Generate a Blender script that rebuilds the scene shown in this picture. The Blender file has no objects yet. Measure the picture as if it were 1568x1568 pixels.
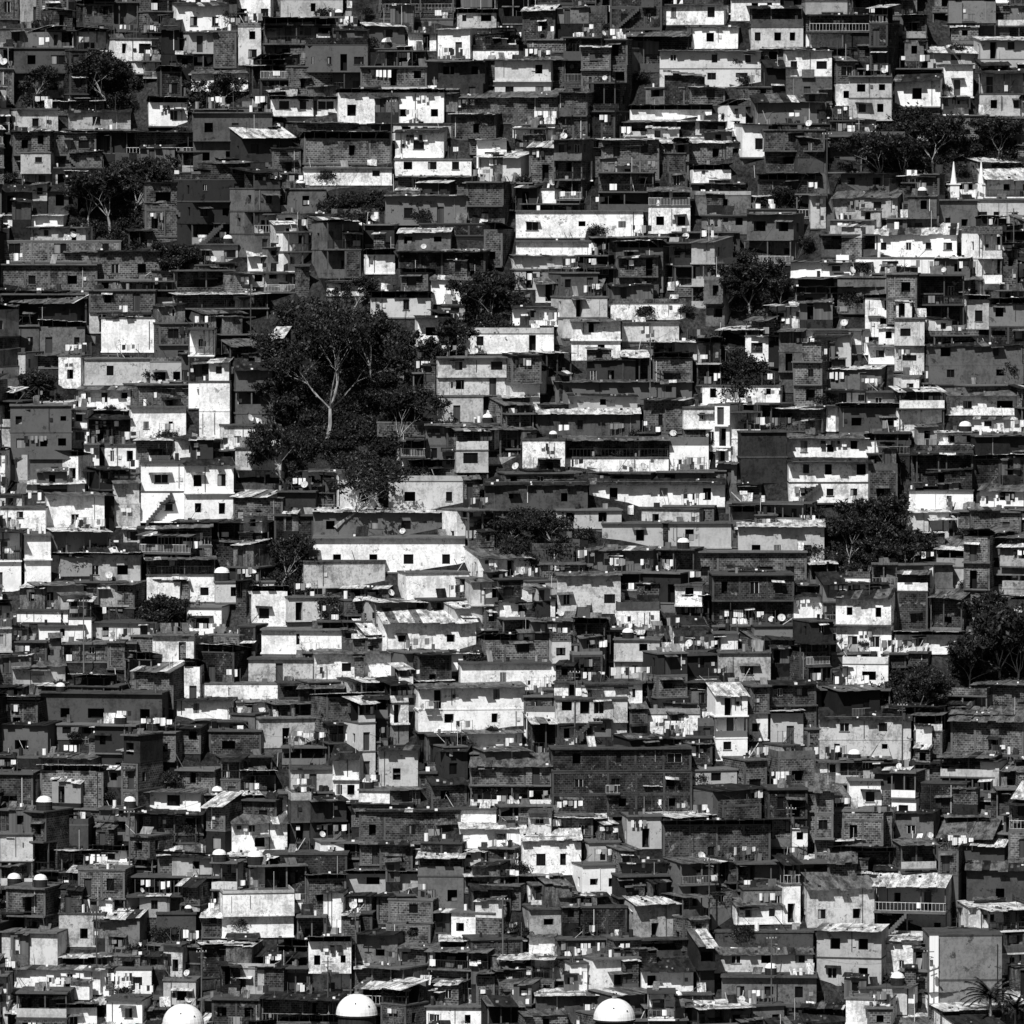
import bpy, math, random
import numpy as np
from mathutils import Vector, Euler

R = random.Random(11)
scene = bpy.context.scene
scene.view_settings.view_transform = 'Standard'
scene.view_settings.look = 'None'
scene.view_settings.exposure = 0

# ------------------------------------------------------------------ terrain
def H(x, y):
    b = 1.9*math.sin(x/21+0.7)+1.5*math.sin(x/9.3+y/31)+1.0*math.sin(y/13+x/40)+.6*math.sin(x/4.7+y/8)
    if y > 165:
        base = 0.85*165 + (y-165)*0.85*math.exp(-(y-165)/60)
        return base + b
    if y < -40:
        t = min(1, (-40-y)/40)
        return -34 - 8*(1-(1-t)**2) + b*(1-t)
    return 0.85*y + b

# ------------------------------------------------------------------ camera
CAM = Vector((0, -700, 88))
AIM = Vector((0, 60, 50))
fwd = (AIM-CAM).normalized()
right = Vector((1, 0, 0))
up = right.cross(fwd).normalized()
K = 0.15
cd = bpy.data.cameras.new("camera")
cam = bpy.data.objects.new("camera", cd)
scene.collection.objects.link(cam)
cam.location = CAM
cam.rotation_euler = fwd.to_track_quat('-Z', 'Y').to_euler()
cd.sensor_width = 36
cd.lens = 36/K
cd.clip_start = 1
cd.clip_end = 9000
scene.camera = cam

# survey sheet (1568 units wide) -> point on the hillside
def survey(px, py):
    u = (px-784)/1568; v = (784-py)/1568
    d = fwd + right*(u*K) + up*(v*K)
    t = 560.0
    while t < 1400:
        p = CAM+d*t
        if p.z < H(p.x, p.y): break
        t += 4
    a, b = t-4, t
    for _ in range(12):
        m = (a+b)/2; p = CAM+d*m
        if p.z < H(p.x, p.y): b = m
        else: a = m
    p = CAM+d*b
    return p, K*b/1568
def proj(p):
    q = Vector(p)-CAM
    z = q.dot(fwd)
    return 784+q.dot(right)/z/K*1568, 784-q.dot(up)/z/K*1568

# ------------------------------------------------------------------ materials
def newmat(name):
    m = bpy.data.materials.new(name); m.use_nodes = True
    nt = m.node_tree; nt.nodes.clear()
    o = nt.nodes.new('ShaderNodeOutputMaterial')
    b = nt.nodes.new('ShaderNodeBsdfPrincipled')
    nt.links.new(b.outputs[0], o.inputs[0])
    b.inputs['Specular IOR Level'].default_value = 0.12
    return m, nt, b
def N(nt, t, **kw):
    n = nt.nodes.new(t)
    for k, v in kw.items(): setattr(n, k, v)
    return n
def math_(nt, op, a, b=None, clamp=False):
    n = nt.nodes.new('ShaderNodeMath'); n.operation = op; n.use_clamp = clamp
    for i, s in enumerate((a, b)):
        if s is None: continue
        if isinstance(s, (int, float)): n.inputs[i].default_value = s
        else: nt.links.new(s, n.inputs[i])
    return n.outputs[0]
def maprange(nt, s, a, b, c, d):
    n = nt.nodes.new('ShaderNodeMapRange')
    n.inputs[1].default_value = a; n.inputs[2].default_value = b
    n.inputs[3].default_value = c; n.inputs[4].default_value = d
    nt.links.new(s, n.inputs[0]); return n.outputs[0]
def uvvec(nt, seedmul=37.0, scale=None, obj=False):
    tc = N(nt, 'ShaderNodeTexCoord'); oi = N(nt, 'ShaderNodeObjectInfo')
    r = math_(nt, 'MULTIPLY', oi.outputs['Random'], seedmul)
    a = N(nt, 'ShaderNodeVectorMath', operation='ADD')
    nt.links.new(tc.outputs['Object' if obj else 'UV'], a.inputs[0]); nt.links.new(r, a.inputs[1])
    o = a.outputs[0]
    if scale:
        m = N(nt, 'ShaderNodeVectorMath', operation='MULTIPLY')
        nt.links.new(o, m.inputs[0]); m.inputs[1].default_value = scale; o = m.outputs[0]
    return o, oi
def noise(nt, vec, scale, detail=4, rough=0.6):
    n = N(nt, 'ShaderNodeTexNoise', noise_dimensions='2D'); n.inputs['Scale'].default_value = scale
    n.inputs['Detail'].default_value = min(detail, 5); n.inputs['Roughness'].default_value = rough
    nt.links.new(vec, n.inputs['Vector']); return n.outputs['Fac']
def mixc(nt, fac, a, b):
    n = N(nt, 'ShaderNodeMix', data_type='FLOAT')
    for i, s in ((0, fac), (2, a), (3, b)):
        if isinstance(s, (int, float)): n.inputs[i].default_value = s
        else: nt.links.new(s, n.inputs[i])
    return n.outputs[0]
def bump(nt, b, h, strength, dist=0.05):
    n = N(nt, 'ShaderNodeBump'); n.inputs['Strength'].default_value = strength
    n.inputs['Distance'].default_value = dist
    nt.links.new(h, n.inputs['Height']); nt.links.new(n.outputs[0], b.inputs['Normal'])

def mk_wall(name, useobj, base=0.3, dirtlo=0.4, patch=0.22, thr=0.6, lo=.5, hi=1.35):
    m, nt, b = newmat(name)
    v, oi = uvvec(nt)
    vs, _ = uvvec(nt, 53.0, (1.9, 0.4, 1))
    n1 = noise(nt, v, 0.5, 4); n2 = noise(nt, v, 3.5, 5, 0.75); n3 = noise(nt, vs, 1.0, 4, .7)
    s = math_(nt, 'ADD', math_(nt, 'MULTIPLY', n1, 0.42), math_(nt, 'ADD', math_(nt, 'MULTIPLY', n2, 0.36), math_(nt, 'MULTIPLY', n3, 0.22)))
    lowv = mixc(nt, math_(nt, 'FRACT', math_(nt, 'MULTIPLY', oi.outputs['Random'], 17.3)), 0.85, dirtlo)
    f = maprange(nt, s, 0.46, 0.59, 0.0, 1.0)
    dirt = mixc(nt, f, 1.0, lowv)
    if useobj:
        bw = N(nt, 'ShaderNodeRGBToBW'); nt.links.new(oi.outputs['Color'], bw.inputs[0]); c = bw.outputs[0]
    else: c = mixc(nt, oi.outputs['Random'], base*lo, base*hi)
    c = math_(nt, 'MULTIPLY', c, dirt)
    pn = noise(nt, v, 0.7, 5, 0.78)
    pf = maprange(nt, pn, thr, thr+0.03, 0, 1)
    c = mixc(nt, pf, c, math_(nt, 'MULTIPLY', c, patch/0.5))
    nt.links.new(c, b.inputs['Base Color']); b.inputs['Roughness'].default_value = 0.9
    bump(nt, b, n2, 0.4, 0.03)
    return m
M_paint = mk_wall("painted_plaster", True, dirtlo=0.36, patch=0.20, thr=0.625)
M_conc = mk_wall("raw_concrete", False, 0.11, 0.4, 0.25, 0.62)
M_base = mk_wall("shaded_stone_footing", False, 0.025, 0.3, 0.2, 0.55)  # footing stone toned near black, standing in for shadow gaps below houses
M_ww = mk_wall("whitewash", False, 0.6, 0.4, 0.22, 0.62, .2, 1.4)

def mk_brick():
    m, nt, b = newmat("hollow_clay_brick")
    tc = N(nt, 'ShaderNodeTexCoord')
    br = N(nt, 'ShaderNodeTexBrick')
    nt.links.new(tc.outputs['UV'], br.inputs['Vector'])
    br.inputs['Scale'].default_value = 1.0
    br.inputs['Brick Width'].default_value = 0.42
    br.inputs['Row Height'].default_value = 0.24
    br.inputs['Mortar Size'].default_value = 0.018
    br.inputs['Color1'].default_value = (0.015,)*3+(1,)
    br.inputs['Color2'].default_value = (0.062,)*3+(1,)
    br.inputs['Mortar'].default_value = (0.12,)*3+(1,)
    bw = N(nt, 'ShaderNodeRGBToBW'); nt.links.new(br.outputs['Color'], bw.inputs[0])
    v, oi = uvvec(nt)
    n1 = noise(nt, v, 0.5, 5, 0.75)
    f = maprange(nt, n1, 0.35, 0.62, 0.3, 1.6)
    r = maprange(nt, oi.outputs['Random'], 0, 1, 0.25, 2.0)
    c = math_(nt, 'MULTIPLY', math_(nt, 'MULTIPLY', bw.outputs[0], f), r)
    pn = noise(nt, v, 0.9, 5, 0.8)
    c = mixc(nt, maprange(nt, pn, 0.60, 0.67, 0, 0.85), c, 0.2)
    nt.links.new(c, b.inputs['Base Color']); b.inputs['Roughness'].default_value = 0.95
    return m
M_brick = mk_brick()

def mk_tin(name, val, rough=0.5):
    m, nt, b = newmat(name)
    v, oi = uvvec(nt)
    vs, _ = uvvec(nt, 29.0, (1.2, 0.4, 1))
    n1 = noise(nt, vs, 1.0, 5, 0.7); n2 = noise(nt, v, 6, 4, 0.7)
    c = math_(nt, 'MULTIPLY', maprange(nt, n1, 0.38, 0.62, 1.25, 0.3), val)
    c = math_(nt, 'MULTIPLY', c, maprange(nt, n2, 0.4, 0.7, 1.1, 0.4))
    nt.links.new(c, b.inputs['Base Color'])
    b.inputs['Roughness'].default_value = rough
    w = N(nt, 'ShaderNodeTexWave'); w.inputs['Scale'].default_value = 2.2; w.bands_direction = 'X'
    tc = N(nt, 'ShaderNodeTexCoord'); nt.links.new(tc.outputs['UV'], w.inputs['Vector'])
    bump(nt, b, w.outputs['Fac'], 0.7, 0.04)
    return m
M_tinL = mk_tin("zinc_sheet_bright", 0.75)
M_tinM = mk_tin("zinc_sheet_weathered", 0.16)
M_tinD = mk_tin("rusted_sheet", 0.03, 0.8)

def mk_flat(name, val, rough=0.8, var=0.3, spec=0.12):
    m, nt, b = newmat(name)
    v, oi = uvvec(nt, obj=True)
    n1 = noise(nt, v, 3.0, 2)
    c = math_(nt, 'MULTIPLY', maprange(nt, n1, 0.3, 0.7, 1-var, 1+var), val)
    nt.links.new(c, b.inputs['Base Color']); b.inputs['Roughness'].default_value = rough
    b.inputs['Specular IOR Level'].default_value = spec
    return m
M_glass = mk_flat("window_glass", 0.006, 0.25, 0.3, 0.2)
M_void = mk_flat("interior_shade", 0.008)  # near-black colour stands in for shade inside openings and under roofs
M_door = mk_flat("metal_door", 0.05)
M_white = mk_flat("white_plastic", 0.8, 0.5, 0.08)
M_frame = mk_flat("white_frame", 0.55)
M_wood = mk_flat("weathered_timber", 0.10)
M_cloth = mk_flat("cloth", 0.75, 0.9, 0.3)
M_clothg = mk_flat("cloth_grey", 0.22, 0.9, 0.3)
M_dark = mk_flat("dark_metal", 0.025)
M_bark = mk_flat("bark", 0.26, 0.9, 0.5)
M_leaf = mk_flat("foliage", 0.018, 0.8, 0.55, 0.05)
M_leaf2 = mk_flat("foliage_light", 0.07, 0.8, 0.5, 0.08)

m, nt, b = newmat("hillside_soil")
tc = N(nt, 'ShaderNodeTexCoord')
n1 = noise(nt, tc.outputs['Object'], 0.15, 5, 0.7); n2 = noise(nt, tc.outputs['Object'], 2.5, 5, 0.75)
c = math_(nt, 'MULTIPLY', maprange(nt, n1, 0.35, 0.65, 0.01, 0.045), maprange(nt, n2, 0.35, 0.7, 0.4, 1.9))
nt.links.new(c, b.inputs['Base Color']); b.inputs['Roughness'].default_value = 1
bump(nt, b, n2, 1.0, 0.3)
M_soil = m

MATS = [M_paint, M_brick, M_conc, M_base, M_tinL, M_tinM, M_tinD, M_glass, M_void, M_door, M_frame, M_wood, M_cloth, M_clothg, M_dark, M_white, M_ww]
PAINT, BRICK, CONC, BASE, TL, TM, TD, GLASS, VOID, DOOR, FRAME, WOOD, CLOTH, CLOTHG, DARK, WHITE, WW = range(17)

# ------------------------------------------------------------------ mesh builder
class MB:
    def __init__(s): s.v = []; s.f = []; s.m = []
    def poly(s, pts, mat):
        i = len(s.v); s.v.extend(pts); s.f.append(tuple(range(i, i+len(pts)))); s.m.append(mat)
    def box(s, x0, x1, y0, y1, z0, z1, mat, top=None):
        i = len(s.v)
        s.v += [(x0,y0,z0),(x1,y0,z0),(x1,y1,z0),(x0,y1,z0),(x0,y0,z1),(x1,y0,z1),(x1,y1,z1),(x0,y1,z1)]
        s.f += [(i,i+1,i+5,i+4),(i+1,i+2,i+6,i+5),(i+2,i+3,i+7,i+6),(i+3,i,i+4,i+7),(i+4,i+5,i+6,i+7),(i+3,i+2,i+1,i)]
        s.m += [mat]*4+[mat if top is None else top, mat]
    def beam(s, a, b, r, mat, n=4, r2=None):
        a = Vector(a); b = Vector(b); d = b-a
        if d.length < 1e-5: return
        d.normalize()
        t = Vector((0,0,1)) if abs(d.z) < 0.9 else Vector((1,0,0))
        e = d.cross(t).normalized(); g = d.cross(e)
        r2 = r if r2 is None else r2
        i = len(s.v)
        for (c, rr) in ((a, r), (b, r2)):
            for k in range(n):
                an = 2*math.pi*(k+.5)/n
                s.v.append(tuple(c+e*(math.cos(an)*rr)+g*(math.sin(an)*rr)))
        for k in range(n):
            k2 = (k+1) % n
            s.f.append((i+k, i+k2, i+n+k2, i+n+k)); s.m.append(mat)
        s.f.append(tuple(i+n+k for k in range(n))); s.m.append(mat)
    def cyl(s, x, y, z0, z1, r, mat, n=10, r2=None):
        s.beam((x,y,z0), (x,y,z1), r, mat, n, r2)
    def mesh(s, name, mats=MATS):
        me = bpy.data.meshes.new(name)
        me.from_pydata(s.v, [], s.f)
        used = sorted(set(s.m)); rem = {u: k for k, u in enumerate(used)}
        for u in used: me.materials.append(mats[u])
        me.polygons.foreach_set('material_index', np.array([rem[q] for q in s.m], dtype=np.int32))
        me.update()
        nl = len(me.loops); nf = len(me.polygons)
        vi = np.empty(nl, np.int32); me.loops.foreach_get('vertex_index', vi)
        nrm = np.empty(nf*3, np.float32); me.polygons.foreach_get('normal', nrm); nrm = nrm.reshape(-1, 3)
        tot = np.empty(nf, np.int32); me.polygons.foreach_get('loop_total', tot)
        ln = np.repeat(nrm, tot, axis=0)
        co = np.array(s.v, np.float32)[vi]
        h = np.sqrt(ln[:,0]**2+ln[:,1]**2)+1e-6
        tx = -ln[:,1]/h; ty = ln[:,0]/h
        flat = np.abs(ln[:,2]) > 0.7
        U = np.where(flat, co[:,0], co[:,0]*tx+co[:,1]*ty)
        V = np.where(flat, co[:,1], co[:,2])
        uv = me.uv_layers.new(name='UVMap')
        uv.data.foreach_set('uv', np.stack([U, V], 1).astype(np.float32).ravel())
        return me
def link(me, name, loc=(0,0,0), rot=(0,0,0), sc=(1,1,1), col=None):
    o = bpy.data.objects.new(name, me); scene.collection.objects.link(o)
    o.location = loc; o.rotation_euler = rot; o.scale = sc
    if col is not None: o.color = (col, col, col, 1)
    return o

# ------------------------------------------------------------------ houses
def wall(mb, ox, oy, dx, dy, L, z0, z1, ops, mat, r, detail=True):
    nx, ny = dy, -dx
    P = lambda a, z, q=0.0: (ox+dx*a-nx*q, oy+dy*a-ny*q, z)
    A = sorted({0.0, L, *[o[0] for o in ops], *[o[1] for o in ops]})
    Z = sorted({z0, z1, *[o[2] for o in ops], *[o[3] for o in ops]})
    for i in range(len(A)-1):
        for j in range(len(Z)-1):
            ca = (A[i]+A[i+1])/2; cz = (Z[j]+Z[j+1])/2
            if any(o[0] < ca < o[1] and o[2] < cz < o[3] for o in ops): continue
            mb.poly([P(A[i],Z[j]),P(A[i+1],Z[j]),P(A[i+1],Z[j+1]),P(A[i],Z[j+1])], mat)
    for (a0,a1,b0,b1,k) in ops:
        dp = 0.2 if k != 'v' else 0.9
        mb.poly([P(a0,b0),P(a0,b0,dp),P(a0,b1,dp),P(a0,b1)], mat)
        mb.poly([P(a1,b0,dp),P(a1,b0),P(a1,b1),P(a1,b1,dp)], mat)
        mb.poly([P(a0,b1,dp),P(a1,b1,dp),P(a1,b1),P(a0,b1)], mat)
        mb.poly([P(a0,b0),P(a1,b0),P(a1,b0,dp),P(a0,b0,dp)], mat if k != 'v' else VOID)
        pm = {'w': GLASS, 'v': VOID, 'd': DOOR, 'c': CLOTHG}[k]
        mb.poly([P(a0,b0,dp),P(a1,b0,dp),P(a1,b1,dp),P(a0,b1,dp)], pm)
        if k == 'w' and detail:
            q = r.random()
            def bar(s0,s1,t0,t1,fm,q=0.1):
                mb.poly([P(s0,t0,q),P(s1,t0,q),P(s1,t1,q),P(s0,t1,q)], fm)
            if q < 0.3:
                fm = FRAME if r.random() < 0.5 else DARK
                mid = (a0+a1)/2
                bar(a0,a0+0.05,b0,b1,fm); bar(a1-0.05,a1,b0,b1,fm); bar(mid-0.025,mid+0.025,b0,b1,fm)
                bar(a0+0.05,mid-0.025,b1-0.05,b1,fm); bar(mid+0.025,a1-0.05,b1-0.05,b1,fm)
            elif q < 0.45:
                x = a0+0.1
                while x < a1-0.05:
                    bar(x, x+0.03, b0, b1, FRAME if q < .37 else DARK, 0.03); x += 0.16
            if r.random() < 0.15:
                bar(a0+0.06, a0+0.06+(a1-a0)*r.uniform(.2,.5), b0+0.06, b1-0.06, CLOTHG, 0.14)
            if r.random() < 0.35:   # sill
                s0, s1 = a0-0.08, a1+0.08
                mb.poly([P(s0,b0-0.1,-0.06),P(s1,b0-0.1,-0.06),P(s1,b0-.005,-0.06),P(s0,b0-.005,-0.06)], CONC)
                mb.poly([P(s0,b0-.005,-0.06),P(s1,b0-.005,-0.06),P(s1,b0-.005,-.001),P(s0,b0-.005,-.001)], CONC)

def tin_roof(mb, x0, x1, y0, y1, zf, zb, mat, r, L=.1):
    """corrugated sheets laid side by side from y0 (front, zf) to y1 (back, zb)"""
    x = x0; lat = r.uniform(-L, L); mix = r.choice((0, .05, .1, .35))
    if x1-x0 > 7: lat *= .4
    while x < x1-0.05:
        w = min(r.uniform(0.75, 1.0), x1-x)
        mt = mat if r.random() > mix else r.choice((TL, TM, TD, TM))
        j = r.uniform(-0.03, 0.03)+lat*(x-(x0+x1)/2); f = y0 + r.uniform(-0.35, 0.25); sag = r.uniform(-0.05, 0.07)
        sl = (zb-zf)/(y1-y0)
        za = zf + (f-y0)*sl + j; zc = zb + j
        a = (x-0.02, f, za+r.uniform(-.03,.03)); bb = (x+w, f, za+sag); c = (x+w, y1, zc+sag); d = (x-0.02, y1, zc)
        dn = lambda p: (p[0], p[1], p[2]-0.035)
        mb.poly([a,bb,c,d], mt)
        mb.poly([dn(d),dn(c),dn(bb),dn(a)], TD)
        mb.poly([dn(a),dn(bb),bb,a], mt)
        mb.poly([dn(bb),dn(c),c,bb], mt); mb.poly([dn(d),dn(a),a,d], mt)
        x += w
    for _ in range(int((x1-x0)*1.0)):     # stones, blocks and planks holding sheets down
        px = r.uniform(x0+.2, x1-.3); t = r.uniform(0.02, .6); py = y0+(y1-y0)*t; pz = zf+(zb-zf)*t+lat*(px-(x0+x1)/2)
        s = r.uniform(.06, .19)
        mb.box(px, px+s*1.6, py, py+s*1.3, pz, pz+s+0.04, r.choice((CONC, BRICK, WOOD, CLOTHG, BASE, WHITE)))
    if r.random() < 0.35:
        t = r.uniform(.1,.5); py = y0+(y1-y0)*t; pz = zf+(zb-zf)*t+0.06
        mb.beam((x0+r.uniform(0,1),py,pz), (x1-r.uniform(0,1),py+r.uniform(-.3,.3),pz+.03), 0.045, WOOD)

def railing(mb, x0, x1, y, z, r, h=.95):
    k = r.random()
    if k < 0.4:
        mb.box(x0, x1, y, y+0.1, z, z+h*r.uniform(.75,1.0), r.choice((PAINT, PAINT, WW, BRICK, CONC)))
    else:
        mt = r.choice((FRAME, DARK, DARK, CLOTHG))
        mb.box(x0, x1, y, y+0.05, z+h-.05, z+h, mt); mb.box(x0, x1, y+.01, y+0.04, z+.08, z+.11, mt)
        x = x0
        while x < x1:
            mb.box(x, x+0.03, y+.012, y+0.038, z+.11, z+h-.05, mt); x += 0.17 if k < .7 else .4
        if r.random() < .5:
            q = r.uniform(x0, x1-.6); mb.box(q, q+r.uniform(.3,.9), y-.03, y-.01, z+h-r.uniform(.4,.8), z+h+.02, r.choice((CLOTH, CLOTH, CLOTHG)))

def clutter(mb, x0, x1, y0, y1, z, n, r):
    for _ in range(n):
        x = r.uniform(x0, x1); y = r.uniform(y0, y1); k = r.random()
        if k < 0.15:
            s = r.uniform(.2,.45); mb.cyl(x, y, z, z+s*2, s*.55, r.choice((WHITE, DARK, CLOTHG, TM)), 8)
        elif k < 0.45:
            s = r.uniform(.12,.4); mb.box(x, x+s*r.uniform(.6,2), y, y+s, z, z+s*r.uniform(.5,1.8), r.choice((BRICK, CONC, WOOD, TM, CLOTHG, WHITE, DARK)))
        elif k < 0.62:
            mb.beam((x,y,z), (x+r.uniform(-1.3,1.3), y+r.uniform(-.5,.5), z+r.uniform(.6,1.7)), r.uniform(.025,.05), r.choice((WOOD, DARK, FRAME, CONC)))
        elif k < 0.80:      # leaning sheet
            w = r.uniform(.5,1.4); h = r.uniform(.5,1.2); l = r.uniform(.2,.6); t = r.uniform(-.2,.2)
            mb.poly([(x,y,z+.02),(x+w,y+.1,z+.02),(x+w+t,y+l+.1,z+h),(x+t,y+l,z+h)], r.choice((TL, TM, TM, TD, WOOD, CLOTHG)))
        else:               # clothes line
            w = r.uniform(1.2, 2.6); h = r.uniform(1.2,1.6)
            mb.cyl(x, y, z, z+h+.1, .03, WOOD, 4); mb.cyl(x+w, y, z, z+h+.1, .03, WOOD, 4)
            mb.beam((x,y,z+h),(x+w,y,z+h),.012,DARK)
            q = x+.15
            while q < x+w-.3:
                cw = r.uniform(.25,.6); ch = r.uniform(.4,.9)
                if r.random() < .75:
                    o = r.uniform(-.06,.06); mt = r.choice((CLOTH, CLOTH, CLOTHG, DARK))
                    mb.poly([(q,y-.02,z+h-ch),(q+cw*.5,y-.02+o,z+h-ch),(q+cw*.5,y-.02,z+h),(q,y-.02,z+h)], mt)
                    mb.poly([(q+cw*.5,y-.02+o,z+h-ch),(q+cw,y-.02,z+h-ch+.05),(q+cw,y-.02,z+h),(q+cw*.5,y-.02,z+h)], mt)
                q += cw+r.uniform(.03,.2)

def room(mb, rx, rw, ry, yb_, rz, rh, wm, r, down=0.0, oh=.6):
    """small add-on room with its own tin roof"""
    k = r.random(); o = []
    if rw > 1.3:
        if k < .45: o = [(rw*.5-.35, rw*.5+.35, rz+rh*.38, rz+rh*.8, 'v' if r.random() < .5 else 'w')]
        elif k < .8: o = [(rw*.3-.25, rw*.3+.45, rz+.02, rz+min(1.8, rh-.15), 'v' if r.random() < .6 else 'd')]
    if down > 0: mb.box(rx+.02, rx+rw-.02, ry+.02, yb_, rz-down, rz, r.choice((BASE, BASE, CONC, BRICK)))
    wall(mb, rx, ry, 1, 0, rw, rz, rz+rh, o, wm, r)
    wall(mb, rx+rw, ry, 0, 1, yb_-ry, rz, rz+rh, [], wm, r); wall(mb, rx, yb_, 0, -1, yb_-ry, rz, rz+rh, [], wm, r)
    tin_roof(mb, rx-.15, rx+rw+.15, ry-r.uniform(.2,.2+oh), yb_, rz+rh+.05, rz+rh+r.uniform(.05,.45), r.choice((TL,TM,TM,TD)), r, .14)

ROOFS = []
def build_house(w, Ht, kind, r, nwin=None, roof=None, depth=None, explicit=False, head=9.0, tone=0.0):
    """kind: p painted, b brick. Local x right, y back, z up; front at y=0. tone: -1 dark quarter .. 1 whitewashed quarter"""
    mb = MB()
    d = depth or r.uniform(3.8, 5.6)
    n = max(1, int(round(Ht/2.75))); sh = Ht/n
    if sh < 2.2 and n > 1: n -= 1; sh = Ht/n
    hw = w/2
    bright = WW if r.random() < .55+.4*tone else BRICK
    bm = BASE if r.random() < .75 else (BRICK if kind == 'b' else CONC)
    mb.box(-hw+.04, hw-.04, .05, d, -6.0, 0, bm)
    off = 0.0
    for s in range(n):
        z = s*sh; zt = z+sh
        k = kind
        wm = PAINT if k == 'p' else BRICK
        if not explicit and r.random() < .28: wm = r.choice((BRICK, BRICK, PAINT, bright))
        if s > 0 and r.random() < .55: off += r.choice((-.5, .35, .7, -1.0))
        off = max(-1.5, min(1.0, off))
        y0 = -off
        slab = 0.16
        sx = r.choice((0.0, .05, .12))
        mb.box(-hw-sx-.01, hw+sx+.01, y0-.06-(.5 if r.random()<.3 else 0), d+.02, z, z+slab, CONC if (wm == BRICK or r.random()<.35) else wm)
        zb = z+slab
        hgt = zt-zb
        recess = 0
        if hgt > 1.5 and w > 2.4 and r.random() < (.12 if explicit else .38-.1*tone) and not (explicit and n == 1): recess = r.uniform(1.2, 2.4)
        ops = []
        if hgt > 1.4:
            cnt = nwin if nwin is not None else max(1, int(w/r.uniform(1.6, 3.0)))
            if cnt > 0:
                cw = w/cnt
                doorat = r.randrange(cnt) if (hgt > 2.0 and r.random() < (.4 if not explicit else .2)) else -1
                ww0 = r.uniform(.6, 1.05)
                wh0 = r.uniform(.85, 1.35)*min(1, hgt/2.4)
                sill = min(r.uniform(.65, .95), hgt-wh0-.2)
                for i in range(cnt):
                    if nwin is None and r.random() < .15: continue
                    c = cw*(i+.5)+r.uniform(-.15,.15)*cw
                    if i == doorat:
                        kk = 'd' if r.random() < .5 else 'v'
                        if c-.4 > .25 and c+.4 < w-.25: ops.append((c-.4, c+.4, zb+.02, zb+2.0, kk))
                    else:
                        ww = ww0*(1 if r.random() < .6 else r.uniform(.55,1.9))
                        hh = wh0*(1 if r.random() < .75 else r.uniform(.55,1.0))
                        if cw < ww+.5: ww = cw*.5
                        kk = r.choices('wvc', (.54,.42,.04))[0]
                        t1_ = zb+sill+wh0
                        if c-ww/2 > .24 and c+ww/2 < w-.24 and t1_ < zt-.08:
                            ops.append((c-ww/2, c+ww/2, t1_-hh, t1_, kk))
                ops.sort(); o2 = []
                for o in ops:
                    if not o2 or o[0] > o2[-1][1]+.15: o2.append(o)
                ops = o2
        wall(mb, -hw, y0+recess, 1, 0, w, zb, zt, ops, wm, r)
        sops = []
        L = d-y0-recess
        if hgt > 1.6 and L > 2 and r.random() < .7:
            c = r.uniform(.6, 1.1); sops = [(c, c+.7, zb+.8, min(zb+1.8, zt-.2), 'w' if r.random()<.5 else 'v')]
        if sops and sops[0][1] > L-.1: sops = []
        wall(mb, hw, y0+recess, 0, 1, L, zb, zt, sops, wm, r, False)
        lo = [(L-o[1], L-o[0], o[2], o[3], o[4]) for o in sops]
        wall(mb, -hw, d, 0, -1, L, zb, zt, lo, wm, r, False)
        mb.poly([(hw,d,zb),(-hw,d,zb),(-hw,d,zt),(hw,d,zt)], wm)
        # drain pipes, meter boxes, hanging washing
        for _ in range(r.choice((0, 1, 1, 2))):
            px = r.uniform(-hw+.1, hw-.6)
            if not any(o[0]-.6 < px+hw < o[1]+.1 for o in ops):
                mb.box(px, px+.07, y0+recess-.08, y0+recess-.02, zb+r.uniform(0,.8), zt-r.uniform(.05,.3), r.choice((DARK, FRAME, CLOTHG, CONC)))
                if r.random() < .4: mb.box(px+.12, px+.45, y0+recess-.12, y0+recess-.01, zb+1.1, zb+min(1.5, hgt-.1), r.choice((DARK, CONC, FRAME)))
        if hgt > 2 and not recess and r.random() < .12:
            q = r.uniform(-hw+.2, 0); e_ = q+r.uniform(1.2, min(3, hw)) if hw > 1.3 else q+.8
            mb.beam((q, y0-.35, zt-.35), (e_, y0-.35, zt-.35), .012, DARK)
            while q < e_-.3:
                cw_ = r.uniform(.25,.55); mb.box(q, q+cw_, y0-.36, y0-.34, zt-.35-r.uniform(.4,.9), zt-.35, r.choice((CLOTH, CLOTH, CLOTHG, DARK))); q += cw_+r.uniform(.05,.25)
        if recess:
            railing(mb, -hw+.02, hw-.02, y0+.02, zb, r, min(.95, hgt*.4))
            for xx in (-hw, hw-.14, r.uniform(-hw*.3, hw*.3)):
                mb.box(xx, xx+.14, y0+.13, y0+.25, zb, zt, CONC)
            mb.box(-hw, hw, y0, y0+recess-.01, zt-.06, zt-.002, CONC)
            if r.random() < .6: clutter(mb, -hw+.2, hw-.8, y0+.3, y0+.6, zb, 2, r)
        elif wm == BRICK:
            cols = [-hw-.02, hw-.2]
            m = int(w/3)
            for i in range(1, m+1): cols.append(-hw+w*i/(m+1)-.1)
            for xx in cols:
                if any(o[0]-.02 < (xx+hw+.22) and o[1]+.02 > (xx+hw) for o in ops): continue
                mb.box(xx, xx+.22, y0-.025, y0+.1, zb, zt-.15, CONC)
            mb.box(-hw-.025, hw+.025, y0-.03, y0+.12, zt-.15, zt-.002, CONC)
        if r.random() < .18 and w > 3 and not recess and s > 0:   # small balcony
            bx = r.uniform(-hw+.3, hw-1.8); bl = 1.5
            mb.box(bx, bx+bl, y0-.95, y0-.57, z+.01, z+.12, CONC)
            mb.box(bx, bx+bl, y0-.568, y0-.02, z+.17, z+.19, CONC)
            railing(mb, bx, bx+bl, y0-.94, z+.12, r)
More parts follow.
